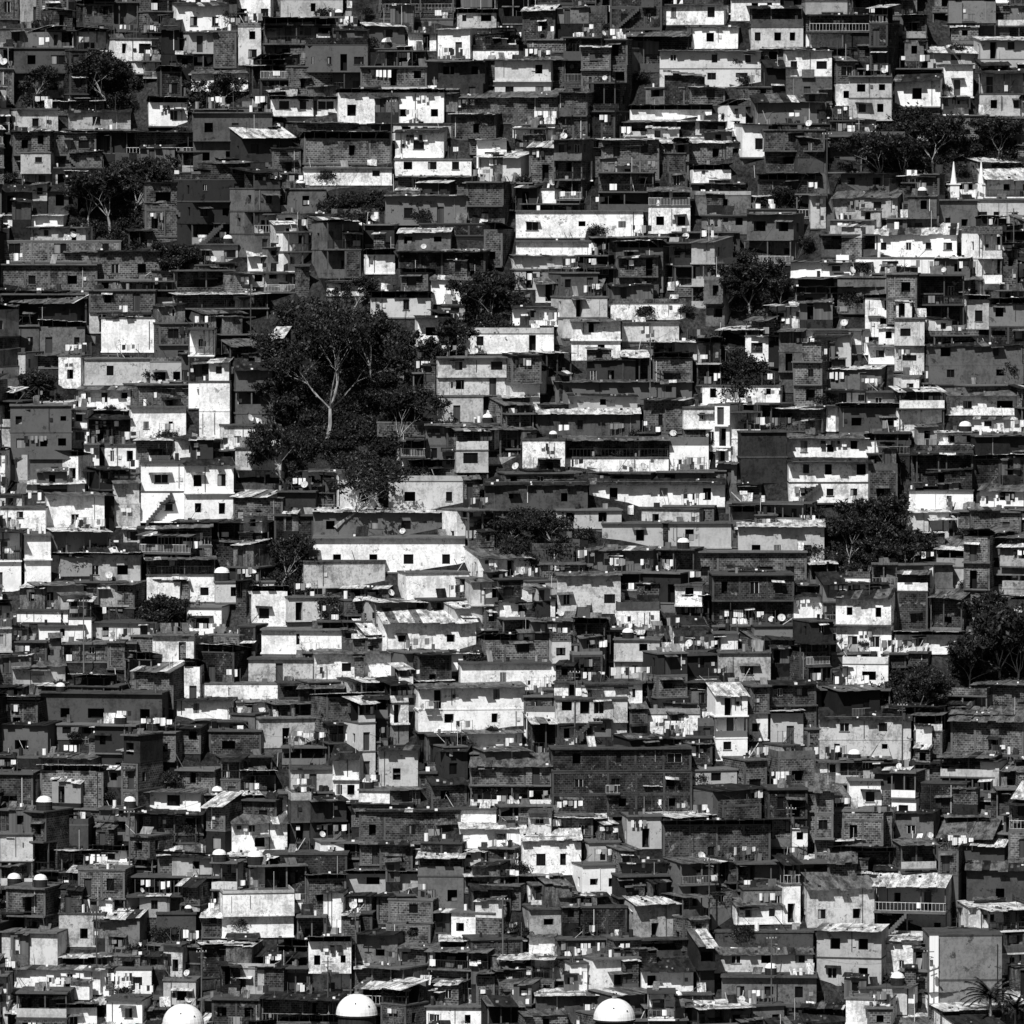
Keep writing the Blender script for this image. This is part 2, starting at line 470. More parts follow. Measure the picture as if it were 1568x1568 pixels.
        if r.random() < .3 and ops:     # awning
            o = r.choice(ops)
            ax0, ax1 = o[0]-hw-r.uniform(.1,.8), o[1]-hw+r.uniform(.1,.8)
            yy = y0+recess; dd = r.uniform(.5,1.2); t_ = r.uniform(-.12,.12)
            mb.poly([(ax0,yy-dd,o[3]-.02),(ax1,yy-dd,o[3]+t_),(ax1,yy-.005,o[3]+.2+t_),(ax0,yy-.005,o[3]+.2)], r.choice((TL,TM,TM,TD)))
        if s > 0 and w > 4.5 and r.random() < .14:      # outside flight of steps
            sg = r.choice((-1, 1)); ns = 12; sx0 = -sg*(hw-.6)
            for i in range(ns):
                xa = sx0+sg*i*.24; mb.box(min(xa, xa+sg*.26), max(xa, xa+sg*.26), y0-.9, y0-.1, z-sh+i*sh/ns-.25, z-sh+(i+1)*sh/ns, CONC)
    y0 = -off
    # front lean-to
    if w > 3 and r.random() < (.10 if explicit else .4):
        rw = w*r.uniform(.25,.55); rx = r.uniform(-hw, hw-rw); rh = min(Ht*.75, r.uniform(1.5,2.3)); dp = r.uniform(.9,1.8)
        if rh > 1.2: room(mb, rx, rw, -1.05-dp, -1.06, -r.uniform(.2,1.0), rh, r.choice((bright, bright, BRICK, BRICK, TM, WOOD, PAINT)), r, 5)
    opts = {'tinf': .28, 'tinb': .24, 'slab': .24, 'terr': .2, 'para': .11}
    if explicit: opts = {'tinf': .30, 'tinb': .24, 'slab': .3, 'terr': .04, 'para': .13}
    if head < 2.4: opts['terr'] = 0
    if head < .7: opts['tinb'] = 0; opts['para'] = 0; opts['tinf'] *= .7
    if roof == 'terr' and not explicit and head < 2.4: roof = 'slab'
    rf = roof or r.choices(list(opts), list(opts.values()))[0]
    top = Ht
    tm = r.choices((TL,TM,TD), (.30+.12*tone,.34,.36-.1*tone))[0]
    if rf == 'tinf':
        oh = r.uniform(.5,1.2); sl = r.uniform(.10,.26)
        sl = min(sl, max(.03, head/d))
        zf = top+.06-oh*sl; zb_ = top+.06+(d-y0)*sl
        tin_roof(mb, -hw-.15, hw+.15, y0-oh, d, zf, zb_, tm, r, .03)
        for sx in (-hw, hw):
            mb.poly([(sx,y0,top),(sx,d,top),(sx,d,zb_-.04),(sx,y0,top+.02)], PAINT if kind=='p' else BRICK)
    elif rf == 'tinb':
        oh = r.uniform(.6,1.3); g = r.uniform(.25,.8)
        zf = top+g+.1; zb_ = top+.08
        tin_roof(mb, -hw-.15, hw+.15, y0-oh, d, zf, zb_, tm, r, .05)
        x = -hw+.05
        while x < hw: mb.box(x, x+.08, y0+.02, y0+.1, top, zf-.05, WOOD); x += r.uniform(1,1.8)
        mb.box(-hw+.01, hw-.01, y0+.6, d, top-.02, top+.03, VOID)  # black sheet paints the shaded gap under the raised roof
    elif rf == 'slab':
        mb.box(-hw-.1, hw+.1, y0-r.uniform(.08,.7), d, top, top+.15, CONC, CONC)
        for xx in (-hw, -hw*.33, hw*.33, hw-.1):
            if r.random() < .5 and head > .5:
                hh = r.uniform(.3,1.2)
                mb.box(xx, xx+.14, y0+.02, y0+.16, top+.15, top+.15+hh*.4, CONC)
                mb.box(xx+.03, xx+.05, y0+.05, y0+.07, top+.15+hh*.4, top+.15+hh, DARK); mb.box(xx+.09, xx+.11, y0+.05, y0+.07, top+.15+hh*.4, top+.1+hh*.9, DARK)
        clutter(mb, -hw+.1, hw-.6, y0+.2, y0+1.8, top+.15, r.randint(2,6), r)
    elif rf == 'para':
        mb.box(-hw-.02, hw+.02, y0-.03, d, top, top+.12, CONC)
        pm = r.choice((PAINT if kind=='p' else BRICK, BRICK, CONC, bright)); ph = r.uniform(.3,.9)
        mb.box(-hw, hw, y0, y0+.12, top+.12, top+.12+ph, pm)
        mb.box(-hw, -hw+.12, y0+.12, d, top+.12, top+.12+ph, pm); mb.box(hw-.12, hw, y0+.12, d, top+.12, top+.12+ph, pm)
        clutter(mb, -hw+.3, hw-.9, y0+.4, y0+1.8, top+.12, r.randint(2,6), r)
    elif rf == 'terr':
        mb.box(-hw-.08, hw+.08, y0-.1, d, top, top+.14, CONC)
        hh = r.uniform(1.7, 2.3)
        railing(mb, -hw, hw, y0+.02, top+.14, r)
        for xx in (-hw+.02, hw-.14, r.uniform(-hw*.5, hw*.5)):
            mb.box(xx, xx+.1, y0+.14, y0+.24, top+.14, top+hh, r.choice((CONC, WOOD)))
        tin_roof(mb, -hw-.2, hw+.2, y0-r.uniform(.3,1.0), d, top+hh, top+hh+r.uniform(.1,.6), tm, r, .05)
        bw = r.uniform(1.8, 2.8)
        wall(mb, -hw, y0+bw, 1, 0, w, top+.14, top+hh, [], r.choice((BRICK, BRICK, VOID)), r)
        clutter(mb, -hw+.2, hw-.8, y0+.4, y0+1.2, top+.14, r.randint(1,4), r)
    if rf in ('slab', 'para') and head > 2.2 and w > 2.6 and r.random() < (.25 if explicit else .7):   # part-width upper room
        rw = w*r.uniform(.35,.7); rx = -hw+.15 if r.random() < .5 else hw-.15-rw
        room(mb, rx, rw, y0+r.uniform(.15,.9), d, top+.15, r.uniform(1.6,2.5), r.choice((bright, PAINT, BRICK, BRICK, BRICK, TM, WOOD)), r)
        rf = rf+'x'
    for _ in range(r.choice((0,0,1,1,2)) if head > 1.5 else 0):     # antenna masts
        ax = r.uniform(-hw+.2, hw-.2); ah = r.uniform(1.0, 2.8); ay = y0+r.uniform(.3,1.5)
        mb.cyl(ax, ay, top, top+ah, .025, r.choice((FRAME, DARK, DARK, CONC)), 4)
        if r.random() < .4:
            mb.box(ax-.45, ax+.45, ay-.015, ay+.015, top+ah-.1, top+ah-.07, DARK)
            mb.box(ax-.25, ax+.25, ay-.015, ay+.015, top+ah-.3, top+ah-.27, DARK)
    return mb, d, y0, rf

def yawfield(x, z):
    return math.radians(12*math.sin(x/17+z/23)+10*math.sin(x/7.1-z/11))

# unpainted quarters (-) and whitewashed quarters (+): cx cy rx ry weight
QUART = [(200,340,230,140,-1),(400,330,180,90,-.7),(830,260,160,120,-.7),(1250,1250,330,130,-.5),(150,1150,200,100,-.7),(950,1230,200,90,-.8),(60,440,120,80,-.8),(1480,1200,120,120,-.9),(600,1420,250,80,-.4),(1130,890,160,70,-.8),(1150,240,110,70,-.5),(280,1400,260,110,-.4),
         (560,950,230,90,.9),(880,1050,200,80,.8),(1350,420,220,70,.8),(950,500,180,70,.6),(230,680,220,90,.7),(1100,60,180,60,.7),(640,170,120,80,.5),(1250,690,180,80,.6),(1480,560,130,90,.4),(1450,940,120,60,.4),(100,820,150,80,.6),(420,60,200,70,.3)]
def tonemap(x, y):
    t = 0
    for q in QUART: t += q[4]*math.exp(-((x-q[0])/q[2])**2-((y-q[1])/q[3])**2)
    return max(-1, min(1, t))

def place_house(x0, yt, x1, yb, code, nwin=None, roof=None, explicit=True, yaw=None, head=99, tone=0.0):
    r = random.Random(int(x0*7919+yb*104729+yt*13) & 0xffffff)
    p, mpp = survey((x0+x1)/2, yb)
    w = (x1-x0)*mpp; Ht = (yb-yt)*mpp
    if yaw is None:
        yaw = yawfield(p.x, p.z)+math.radians(r.uniform(-18, 18)) if not explicit else math.radians(r.uniform(-12,12))+.6*yawfield(p.x,p.z)
        if w > 8: yaw *= .5
    kind = 'b' if code in 'bd' else 'p'
    col = {'w': r.uniform(.83,.88), 'l': r.uniform(.36,.6), 'g': r.uniform(.06,.17), 'k': r.uniform(.015,.04)}.get(code, r.choice((.8, .5, .15, .1)) if tone > -.3 else r.choice((.4,.1,.06)))
    mb, d, y0, rf = build_house(w, max(Ht, 1.0), kind, r, nwin, roof, explicit=explicit, head=head*mpp, tone=tone)
    name = {'b': 'brick_house', 'd': 'brick_house', 'w': 'white_house', 'l': 'plastered_house', 'g': 'grey_house', 'k': 'dark_painted_house'}[code]
    me = mb.mesh(name)
    link(me, name, p, (0,0,yaw), col=col)
    ROOFS.append((p, w, Ht, y0, rf, yaw))

# surveyed houses: x0 ytop x1 ybase code [n windows] [roof]
S = """
175 60 242 95 w 2|270 8 355 50 w 2|293 112 385 140 w 1 tinf|228 157 287 195 w 1 tinb|365 42 400 100 l 1|430 0 525 28 l 1|415 152 520 178 w 3|518 142 600 190 w 2|600 142 680 192 w 2
670 45 720 92 w 1|722 78 795 94 w 0|625 52 668 80 w 1|605 202 680 242 w 1|605 245 722 272 w 3|695 148 855 190 b 0 tinf|855 142 900 215 b 0|900 128 943 215 b 0|965 168 1090 186 w 0|855 184 900 208 w 0
1013 8 1110 40 w 2|1052 42 1130 75 w 1|1010 78 1165 135 l 3|1150 42 1230 76 l 3|1155 155 1260 192 g 0 tinf|1370 122 1440 165 w 1|1445 100 1490 150 w 1|1500 112 1568 178 l 2|1300 118 1365 185 l 2
22 75 105 150 g 2|25 168 90 205 l 1|105 172 200 202 l 1 tinf|465 258 600 284 w 2|465 212 600 252 b 1|0 292 105 328 g 3|0 330 98 350 w 1|0 370 185 402 b 3|0 406 150 446 b 2|150 385 245 430 b 2
790 324 985 366 w 3 slab|790 370 908 391 w 0 slab|993 317 1057 358 w 2|1065 300 1150 330 g 1|1275 302 1375 336 l 2|1340 358 1465 394 w 4 tinf|1210 402 1335 426 w 1|1310 396 1430 422 w 1|1435 290 1510 305 w 0|1210 467 1275 507 w 2 tinf
875 492 950 552 w 1|935 466 1050 490 w 1|952 495 1040 525 l 1|660 428 735 466 w 0|567 456 660 488 l 1|500 432 562 455 w 1|850 585 1060 620 g 0|785 472 860 500 w 1|785 392 880 412 l 1|1270 338 1340 360 l 1
155 488 240 540 w 0|130 550 235 590 l 1|120 596 200 628 w 3 tinf|200 624 285 672 w 2|305 585 352 675 w 0|342 652 430 692 w 2|160 682 210 720 w 2|216 708 283 800 w 1|283 712 358 800 w 2|358 688 430 752 l 1|175 738 215 808 l 0
0 778 70 815 w 1|72 758 160 815 w 1|38 820 78 895 w 0|78 850 215 892 l 3|138 845 215 890 w 1|225 882 330 924 w 3|420 790 480 830 b 0|480 784 712 822 g 4 tinf|480 824 712 878 w 4|595 738 715 780 l 2|465 860 590 900 l 0
670 608 740 650 l 1|670 548 780 608 l 2|700 512 848 542 w 2|800 674 865 722 w 0 slab|866 702 1024 724 w 0 terr|1025 682 1085 722 w 0|820 632 980 672 g 1|985 612 1050 664 b 1|742 742 900 782 g 2 tinf|902 740 1110 778 w 3 tinf|922 802 1120 840 l 2
1075 592 1195 620 w 3|1118 632 1165 712 w 0 slab|1134 662 1205 740 k 0 slab|1205 670 1330 704 w 3|1208 708 1334 772 w 3|1285 624 1380 664 g 2|1422 530 1568 590 g 2|1370 488 1415 570 l 1|1450 604 1568 636 w 2|1480 642 1568 664 w 1|1392 752 1490 786 w 1|1500 750 1568 780 w 1
1130 805 1262 865 l 3|1065 846 1235 895 b 4|1090 880 1215 960 b 3|895 842 1000 880 g 1|730 852 815 888 w 1|815 842 880 866 g 0|620 878 720 920 w 0|385 905 440 960 w 1|440 915 520 952 l 2|585 950 730 1000 w 2|400 965 540 1002 w 1|380 1010 480 1046 l 1|482 1000 610 1042 w 1
705 1016 845 1058 w 1|640 1052 805 1122 w 2 tinf|715 1122 800 1148 w 0|760 920 850 950 w 1|945 935 1010 965 w 0|940 980 1010 1045 l 1|850 1070 960 1142 l 4|990 1095 1072 1132 w 0|1095 1064 1145 1165 w 1|1180 1092 1230 1142 l 1|1215 912 1262 952 w 0|1280 914 1365 1002 w 2|1370 972 1495 1002 w 2|1495 918 1568 990 w 1
1255 1100 1395 1168 l 2|1290 1018 1360 1056 w 1|60 1062 250 1112 g 3|270 1072 355 1105 w 1|310 1048 430 1075 w 0|395 1100 495 1145 l 1|510 1158 550 1230 w 2|580 1148 640 1210 l 1|445 1178 510 1216 l 1|355 1258 440 1310 w 1|140 1302 195 1326 w 1|225 1212 310 1246 w 1|550 1242 705 1292 b 3|705 1268 805 1302 w 0 tinf|800 1284 890 1340 w 2
720 1172 845 1236 b 2|845 1148 1060 1250 b 3|1015 1262 1180 1322 b 1|530 1338 640 1372 l 1|640 1342 710 1396 g 2|340 1368 450 1436 w 0|0 1278 50 1360 l 0|495 1366 525 1430 w 0|690 1398 760 1440 w 2|810 1392 880 1436 l 1|810 1434 850 1466 w 0|1235 1358 1340 1422 l 2|1340 1354 1450 1440 l 2
1095 1428 1245 1452 g 0|1095 1460 1245 1490 l 3|1250 1424 1350 1512 l 2|905 1468 980 1522 w 1|982 1484 1062 1522 w 2|0 1428 90 1480 l 1|20 1484 155 1522 w 1|155 1484 232 1530 w 2|250 1502 300 1545 l 1|340 1484 422 1530 l 1|650 1542 745 1580 w 2|1105 1496 1250 1542 g 3
0 45 60 75 g 1|60 960 130 985 w 1|25 935 105 955 w 0|285 930 340 975 w 1|105 948 140 980 w 1|590 300 715 345 g 2|610 355 690 385 g 2|560 390 605 420 w 0|300 375 365 405 l 2|380 390 420 418 w 1|1000 550 1060 600 b 1|1080 430 1110 500 g 1|930 330 985 330 w 0
1255 565 1350 600 g 2|1215 555 1260 625 b 1|1290 905 1365 915 w 0|1160 275 1255 300 b 1|1170 200 1265 265 b 1|1280 400 1300 420 w 0|1420 80 1500 105 l 1|690 175 760 215 b 1|730 240 800 280 l 1|810 225 850 280 b 1|700 20 760 45 l 2|560 40 620 70 g 1|800 15 850 60 b 1|860 20 930 60 b 1
100 385 150 400 l 1|440 290 500 330 g 1|0 500 60 540 g 2|60 500 130 545 g 2|0 690 8 760 w 0|40 740 130 770 l 1|130 640 200 680 b 1|470 1345 530 1400 b 1|890 1325 950 1372 w 2|960 1250 1015 1300 l 1|1300 1195 1350 1240 w 1|1050 1180 1130 1210 l 1|0 1110 75 1160 g 1|1100 1000 1180 1050 l 1
240 1400 300 1450 g 1|90 1400 160 1450 l 1|160 1405 215 1465 g 1|590 1380 660 1450 b 1|545 1430 610 1480 g 1|1455 1100 1568 1160 b 1|1400 1200 1480 1250 b 1|1480 1330 1568 1390 g 1|1190 1160 1250 1210 b 1|60 1180 160 1240 b 1|320 1120 400 1160 b 1|870 1390 960 1440 b 1|900 1290 950 1330 l 1
20 1020 100 1050 l 1|740 980 840 1012 b 1|1030 960 1085 1000 w 1|600 1165 650 1185 w 0|660 1200 715 1240 b 1|475 1225 530 1290 k 1|270 1180 330 1212 b 1|1370 1245 1430 1290 g 1|1330 530 1372 560 w 1|690 1240 760 1262 w 0|450 490 470 500 w 0|1060 260 1120 282 w 0|820 290 850 312 w 0"""
EXP = []
for tok in S.replace('\n', '|').split('|'):
    t = tok.split()
    if len(t) < 5: continue
    x0, yt, x1, yb = map(float, t[:4])
    if yb-yt < 12: continue
    EXP.append((x0, yt, x1, yb, t[4], int(t[5]) if len(t) > 5 else None, t[6] if len(t) > 6 else None))
# green areas: cx cy rx ry
VEG = [(510,560,105,110),(540,690,120,60),(430,870,45,38),(1150,445,58,45),(755,455,42,48),(165,125,48,45),(1400,235,75,60),(1530,215,40,40),(1525,1010,60,70),
       (1335,835,80,55),(820,812,85,32),(170,320,65,55),(250,940,36,28),(230,265,60,25),(1400,1060,45,40),(560,315,90,20),(60,600,50,30),(1195,310,25,22),(1510,1525,50,35),(1145,575,40,22),(330,150,30,30),(270,400,40,30),(50,140,20,30)]
def inveg(x, y, s=1.0): return any(((x-c[0])/c[2])**2+((y-c[1])/c[3])**2 < s for c in VEG)

def limit(x0, x1, yb, me=None):
    m = -999
    for e in EXP:
        if e is me: continue
        if e[3] < yb-3 and e[0]+5 < x1 and e[2]-5 > x0: m = max(m, e[3])
    for c in VEG:
        b = c[1]+c[3]*.55
        if b < yb and c[0]-c[2]*.6 < x1 and c[0]+c[2]*.6 > x0: m = max(m, b)
    return m
for e in EXP:
    yaw = 0.12 if e[0] in (1134, 1118) else None
    place_house(e[0], e[1], e[2], e[3], e[4], e[5], e[6], True, yaw, max(0, e[1]-limit(e[0], e[2], e[3], e)))

def blocked(x0, x1, yb, yt):
    for e in EXP:
        ov = min(x1, e[2])-max(x0, e[0])
        if ov > 4 and e[1]-3 < yb <= e[3]+4:
            if yb > e[3]-22: return True
            if yt > e[1]-8: return True
    return False
row = 1665.0; nfill = 0
while row > -150:
    x = -210+R.uniform(0, 60)
    while x < 1780:
        w = R.choice((R.uniform(26,50), R.uniform(45,85), R.uniform(60,105), R.uniform(85,150)))
        yb = row+R.uniform(-22, 22)
        for tr in range(3):
            hgt = R.choices((R.uniform(30,46), R.uniform(46,70), R.uniform(76,130)), (.32,.40,.28))[0]
            yt = yb-hgt
            lm = limit(x, x+w, yb)
            if yt < lm-2: yt = lm-2+R.uniform(0,4)
            if yb-yt >= 18 and not blocked(x, x+w, yb, yt): break
            w *= .62
        else:
            x += 14; continue
        cx = x+w/2
        if inveg(cx, yb-5, .9) or (inveg(cx, yb-25, .8)):
            x += w; continue
        if w < 20: x += w; continue
        tn = tonemap(cx, yt)
        wp = (.28 if w < 46 else .13 if w < 80 else .06)*(1+1.3*tn if tn > 0 else 1+.8*tn)
        code = R.choices('bglwk', (.46,.18,.13*(1+.8*tn),wp,.12))[0]
        place_house(x, yt, x+w, yb, code, explicit=False, head=max(0, yt-lm), tone=tn); nfill += 1
        x += w+R.choice((0, 1, 3, 6, 14, 24))
    row -= 30
print("explicit", len(EXP), "fill", nfill)

# the tall rendered block at the lower right
def tower_block():
    p, mpp = survey(1478, 1566)
    mb = MB(); w = 112*mpp; h = 134*mpp
    mb.box(-w/2, w/2, 0, 6, -6, h, PAINT)
    mb.box(-w/2-.08, w/2+.08, -.1, 6.1, h, h+.18, CONC)
    mb.box(-w/2+.02, -w/2+.95, -.35, -.002, -4, h-.002, WHITE)  # white strip paints the sunlit left face in colour
    mb.box(-w/2+1.0, w/2, -.05, -.002, h*.48, h*.5, CONC)
    mb.box(w/2-.5, w/2-.42, -.12, -.002, -3, h*.9, DARK)
    link(mb.mesh("rendered_tower"), "rendered_tower", p, (0,0,.05), col=.2)
tower_block()
# slender white spires by the trees, upper right
def spire():
    mb = MB()
    mb.box(-.55,.55,-.55,.55,-5,.5,WHITE); mb.box(-.7,.7,-.7,.7,.5,.65,WHITE)
    mb.cyl(0,0,.65,1.3,.38,WHITE,8,.3); mb.cyl(0,0,1.3,3.2,.28,WHITE,8,.05); mb.cyl(0,0,3.2,3.7,.02,DARK,4)
    return mb.mesh("white_spire")
sp = spire()
for a in (1458, 1500):
    p, mpp = survey(a, 292); link(sp, "white_spire", (p.x, p.y-2.5, p.z+.2), (0,0,.2))

# ------------------------------------------------------------------ hill
xs = sorted(set([-3000,-1500,-800,-400,-250]+list(range(-180,181,3))+[250,400,800,1500,3000]))
ys = sorted(set([-3000,-1600,-1000,-650,-400,-250,-160,-120]+list(range(-100,260,3))+[300,360,450,700,1300,3000]))
tv = []; tf = []
for j, y in enumerate(ys):
    for i, x in enumerate(xs):
        tv.append((x, y, H(x, y)-.25+(R.uniform(-.25,.25) if abs(x) < 200 and -60 < y < 260 else 0)))
nx = len(xs)
for j in range(len(ys)-1):
    for i in range(nx-1): tf.append((j*nx+i, j*nx+i+1, (j+1)*nx+i+1, (j+1)*nx+i))
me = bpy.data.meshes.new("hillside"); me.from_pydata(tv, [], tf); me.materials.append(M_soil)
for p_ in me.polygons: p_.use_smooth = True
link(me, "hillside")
# loose rubble, planks and sheets lying between the houses: one scattered mass
mb = MB(); rr = random.Random(77)
for _ in range(1500):
    p, _m = survey(rr.uniform(-60,1630), rr.uniform(-40,1600)); x, y, z = p
    k = rr.random(); s = rr.uniform(.12,.45)
    if k < .5: mb.box(x, x+s*rr.uniform(.6,2), y, y+s, z-.4, z+s*rr.uniform(.4,1.6), rr.choice((BRICK, CONC, WOOD, WHITE, CLOTHG, BASE)))
    elif k < .75:
        w_ = rr.uniform(.5,1.6); mb.poly([(x,y,z),(x+w_,y+.2,z+rr.uniform(-.2,.2)),(x+w_,y+.9,z+rr.uniform(.6,1.2)),(x,y+.7,z+.9)], rr.choice((TL, TL, TM, TD, WOOD)))
    else: mb.beam((x,y,z-.3),(x+rr.uniform(-.8,.8),y+rr.uniform(-.3,.3),z+rr.uniform(.8,2.2)), .035, rr.choice((WOOD, FRAME, DARK)))
link(mb.mesh("building_rubble"), "building_rubble")

# ------------------------------------------------------------------ trees
TM_ = [M_bark, M_leaf, M_leaf2]
def leaves_into(mb, c, rad, n, r, size=(.14,.3)):
    for _ in range(n):
        p = Vector((r.gauss(0,1), r.gauss(0,1), r.gauss(0,.8)))*rad*.55+c
        s = r.uniform(*size)
        a = Vector((r.uniform(-1,1), r.uniform(-1,1), r.uniform(-1,1))).normalized()
        b = a.cross(Vector((r.uniform(-1,1), r.uniform(-1,1), r.uniform(-1,1)))).normalized()
        mb.poly([tuple(p-a*s), tuple(p+b*s*.45), tuple(p+a*s), tuple(p-b*s*.45)], 1 if r.random() < .82 else 2)
def tree_mesh(h, rad, seed, nleaf=70, forks=5, lean=.0, bare=.1, thick=.024):
    r = random.Random(seed); mb = MB(); tips = []
    def grow(p, d, L, rr, lvl):
        segs = 3
        for i in range(segs):
            d2 = (d+Vector((r.uniform(-.25,.25), r.uniform(-.25,.25), r.uniform(-.08,.2)))).normalized()
            q = p+d2*(L/segs); r2 = rr*(.85 if i < segs-1 else .75)
            mb.beam(p, q, rr, 0, 6 if lvl < 3 else 4, r2)
            p, d, rr = q, d2, r2
            if lvl >= 2: tips.append((Vector(q), lvl))
        if lvl >= 4: return
        k = forks if lvl == 0 else r.choice((2,3,3))
        for i in range(k):
            an = 2*math.pi*(i+r.uniform(-.3,.3))/k
            sp = r.uniform(.5, 1.0) if lvl else r.uniform(.35,1.0)
            nd = (d+Vector((math.cos(an)*sp*rad/h*2.2, math.sin(an)*sp*rad/h*2.2, r.uniform(-.1,.35)))).normalized()
            grow(p, nd, L*r.uniform(.55,.85) if lvl else h*.28*r.uniform(.8,1.2), rr*r.uniform(.55,.75), lvl+1)
    grow(Vector((0,0,-.5)), Vector((lean,0,1)).normalized(), h*.32, h*thick, 0)
    for (t, l) in tips:
        if r.random() < bare: continue
        if l >= 3: leaves_into(mb, t, r.uniform(.5,1.0)*h/14, nleaf//(1 if l == 4 else 3), r)
    return mb.mesh("tree", TM_)
def shrub_mesh(rx, rz, seed, n=26):
    r = random.Random(seed); mb = MB()
    for _ in range(n):
        an = r.uniform(0, 6.28); q = r.random()**.5
        c = Vector((math.cos(an)*q*rx, math.sin(an)*q*rx*.6, rz*r.uniform(.1,1)*(1.1-q*.7)))
        mb.beam((c.x*.2, c.y*.2, -.3), tuple(c), .04, 0, 4, .015)
        leaves_into(mb, c, r.uniform(.45,.9), 45, r, (.12,.28))
    return mb.mesh("shrub", TM_)
bigt = tree_mesh(15, 9, 5, 26, 6, .05, .38, .02)
t1 = tree_mesh(8.5, 4.6, 9, 24, 5, 0, .08)
t2 = tree_mesh(7, 4, 21, 24, 5, .1, .08)
t3 = tree_mesh(9, 3.6, 33, 22, 4, .12, .15)
sh = [shrub_mesh(2.2, 1.8, 3), shrub_mesh(1.6, 1.4, 4), shrub_mesh(3.0, 2.2, 8, 34)]
def put(me, name, px, py, s=1.0, sz=None, rot=0, dy=0):
    p, _ = survey(px, py); p = Vector((p.x, p.y+dy, p.z))
    return link(me, name, p, (0,0,rot), (s, s, sz or s))
put(bigt, "large_spreading_tree", 500, 690, 1.05, 1.12, .3)
lt = tree_mesh(9, 6, 77, 16, 5, .7, .5, .03)
put(lt, "leaning_tree", 515, 800, 1.1, .9, .3, -3.2)
put(lt, "leaning_tree", 590, 780, .8, .8, 2.6, -1)
put(t1, "tree", 665, 590, .9, .9, 2)
put(t1, "tree", 440, 760, .9, 1.0, 4)
put(t2, "tree", 420, 660, .8, .9, 4)
put(t3, "tree", 610, 700, .9, .9, 1)
put(t3, "tree", 570, 590, .8, .9, 3)
for (a,b_,s,rz) in ((430,905,.75,1),(1150,490,.95,2),(1110,480,.7,0),(1195,480,.7,5),(755,505,.85,3),(735,490,.6,1),(165,165,1.0,4),(135,150,.8,.5),(1385,290,1.0,1.2),(1430,270,.9,2),(1350,290,.9,4),(1530,250,.9,.3),(1530,1060,1.3,2.2),(1560,1060,1.2,1),(1485,1060,.8,5),(1540,1010,.9,5),
                    (170,360,1.0,3),(200,340,.9,1),(135,350,.8,1),(250,975,.75,2.9),(1400,1105,.8,.4),(1195,330,.5,1.5),(330,180,.7,2),(60,625,.6,0),(640,590,.7,1),(1145,592,.5,3),(540,480,.6,1),(270,430,.7,3),
                    (1300,880,.8,1),(1340,870,.9,2),(1390,885,.8,3),(1360,890,.7,5),(780,845,.5,1),(850,845,.6,4),(1380,740,.4,3),(50,160,.6,1),(1500,860,.5,2)):
    put((t1,t2,t3)[int(a+b_) % 3], "tree", a, b_, s, s*R.uniform(.8,1.05), rz)
rr = random.Random(4)
for c in VEG:
    for _ in range(int(c[2]*c[3]/170)+2):
        an = rr.uniform(0,6.28); q = rr.random()**.5
        put(rr.choice(sh), "shrub", c[0]+math.cos(an)*q*c[2]*1.05, c[1]+math.sin(an)*q*c[3]*1.1+12, rr.uniform(.6,1.0), None, rr.uniform(0,6.28))
for _ in range(220):
    put(rr.choice(sh), "shrub", rr.uniform(-100,1660), rr.uniform(-40,1560), rr.uniform(.35,.65), None, rr.uniform(0,6.28), -1.0)

def palm():
    r = random.Random(2); mb = MB(); top = Vector((0,0,4))
    mb.beam((0,0,-3), (0,0,4), .2, 0, 8, .14)
    for i in range(26):
        an = i*2.4; el = r.uniform(-.1,1.1); p = top.copy(); d = Vector((math.cos(an)*math.cos(el), math.sin(an)*math.cos(el), math.sin(el)))
        for k in range(9):
            q = p+d*.33; mb.beam(p, q, .03, 1, 4)
            side = d.cross(Vector((0,0,1))).normalized()
            for sg in (-1,1):
                for o in (0,.25,.5,.75):
                    b0 = p+(q-p)*o; tip = b0+side*sg*.6*(1-k/11)+d*.25-Vector((0,0,.18))
                    mb.poly([tuple(b0), tuple(b0+d*.12), tuple(tip)], 1 if r.random()<.8 else 2)
            d = (d-Vector((0,0,.13))).normalized(); p = q
    return mb.mesh("palm_tree", TM_)
pm = palm()
put(pm, "palm_tree", 1512, 1578, 1.1, 1.0, 0, -4)
put(pm, "palm_tree", 1550, 1585, .8, .8, 1, -4)
put(pm, "palm_tree", 60, 620, .6, .5, 1, -1)

# ------------------------------------------------------------------ tanks, dishes, poles, wires
def tank_mesh(r_, h, seed=0):
    mb = MB(); n = 20
    prof = [(r_*.96,0),(r_,.05),(r_,h*.30),(r_*1.03,h*.31),(r_*1.03,h*.34),(r_,h*.35),(r_,h*.55),(r_*1.04,h*.56),(r_*1.04,h*.6),(r_*.99,h*.61),(r_*.93,h*.74),(r_*.76,h*.87),(r_*.48,h*.96),(r_*.22,h*.985),(r_*.2,h*1.0),(0.001,h*1.01)]
    for i in range(len(prof)-1):
        for k in range(n):
            a0 = 2*math.pi*k/n; a1 = 2*math.pi*(k+1)/n; (ra, za), (rb, zb) = prof[i], prof[i+1]
            mb.poly([(ra*math.cos(a0),ra*math.sin(a0),za),(ra*math.cos(a1),ra*math.sin(a1),za),(rb*math.cos(a1),rb*math.sin(a1),zb),(rb*math.cos(a0),rb*math.sin(a0),zb)], WHITE if i > 7 else DARK)
    return mb.mesh("water_tank")
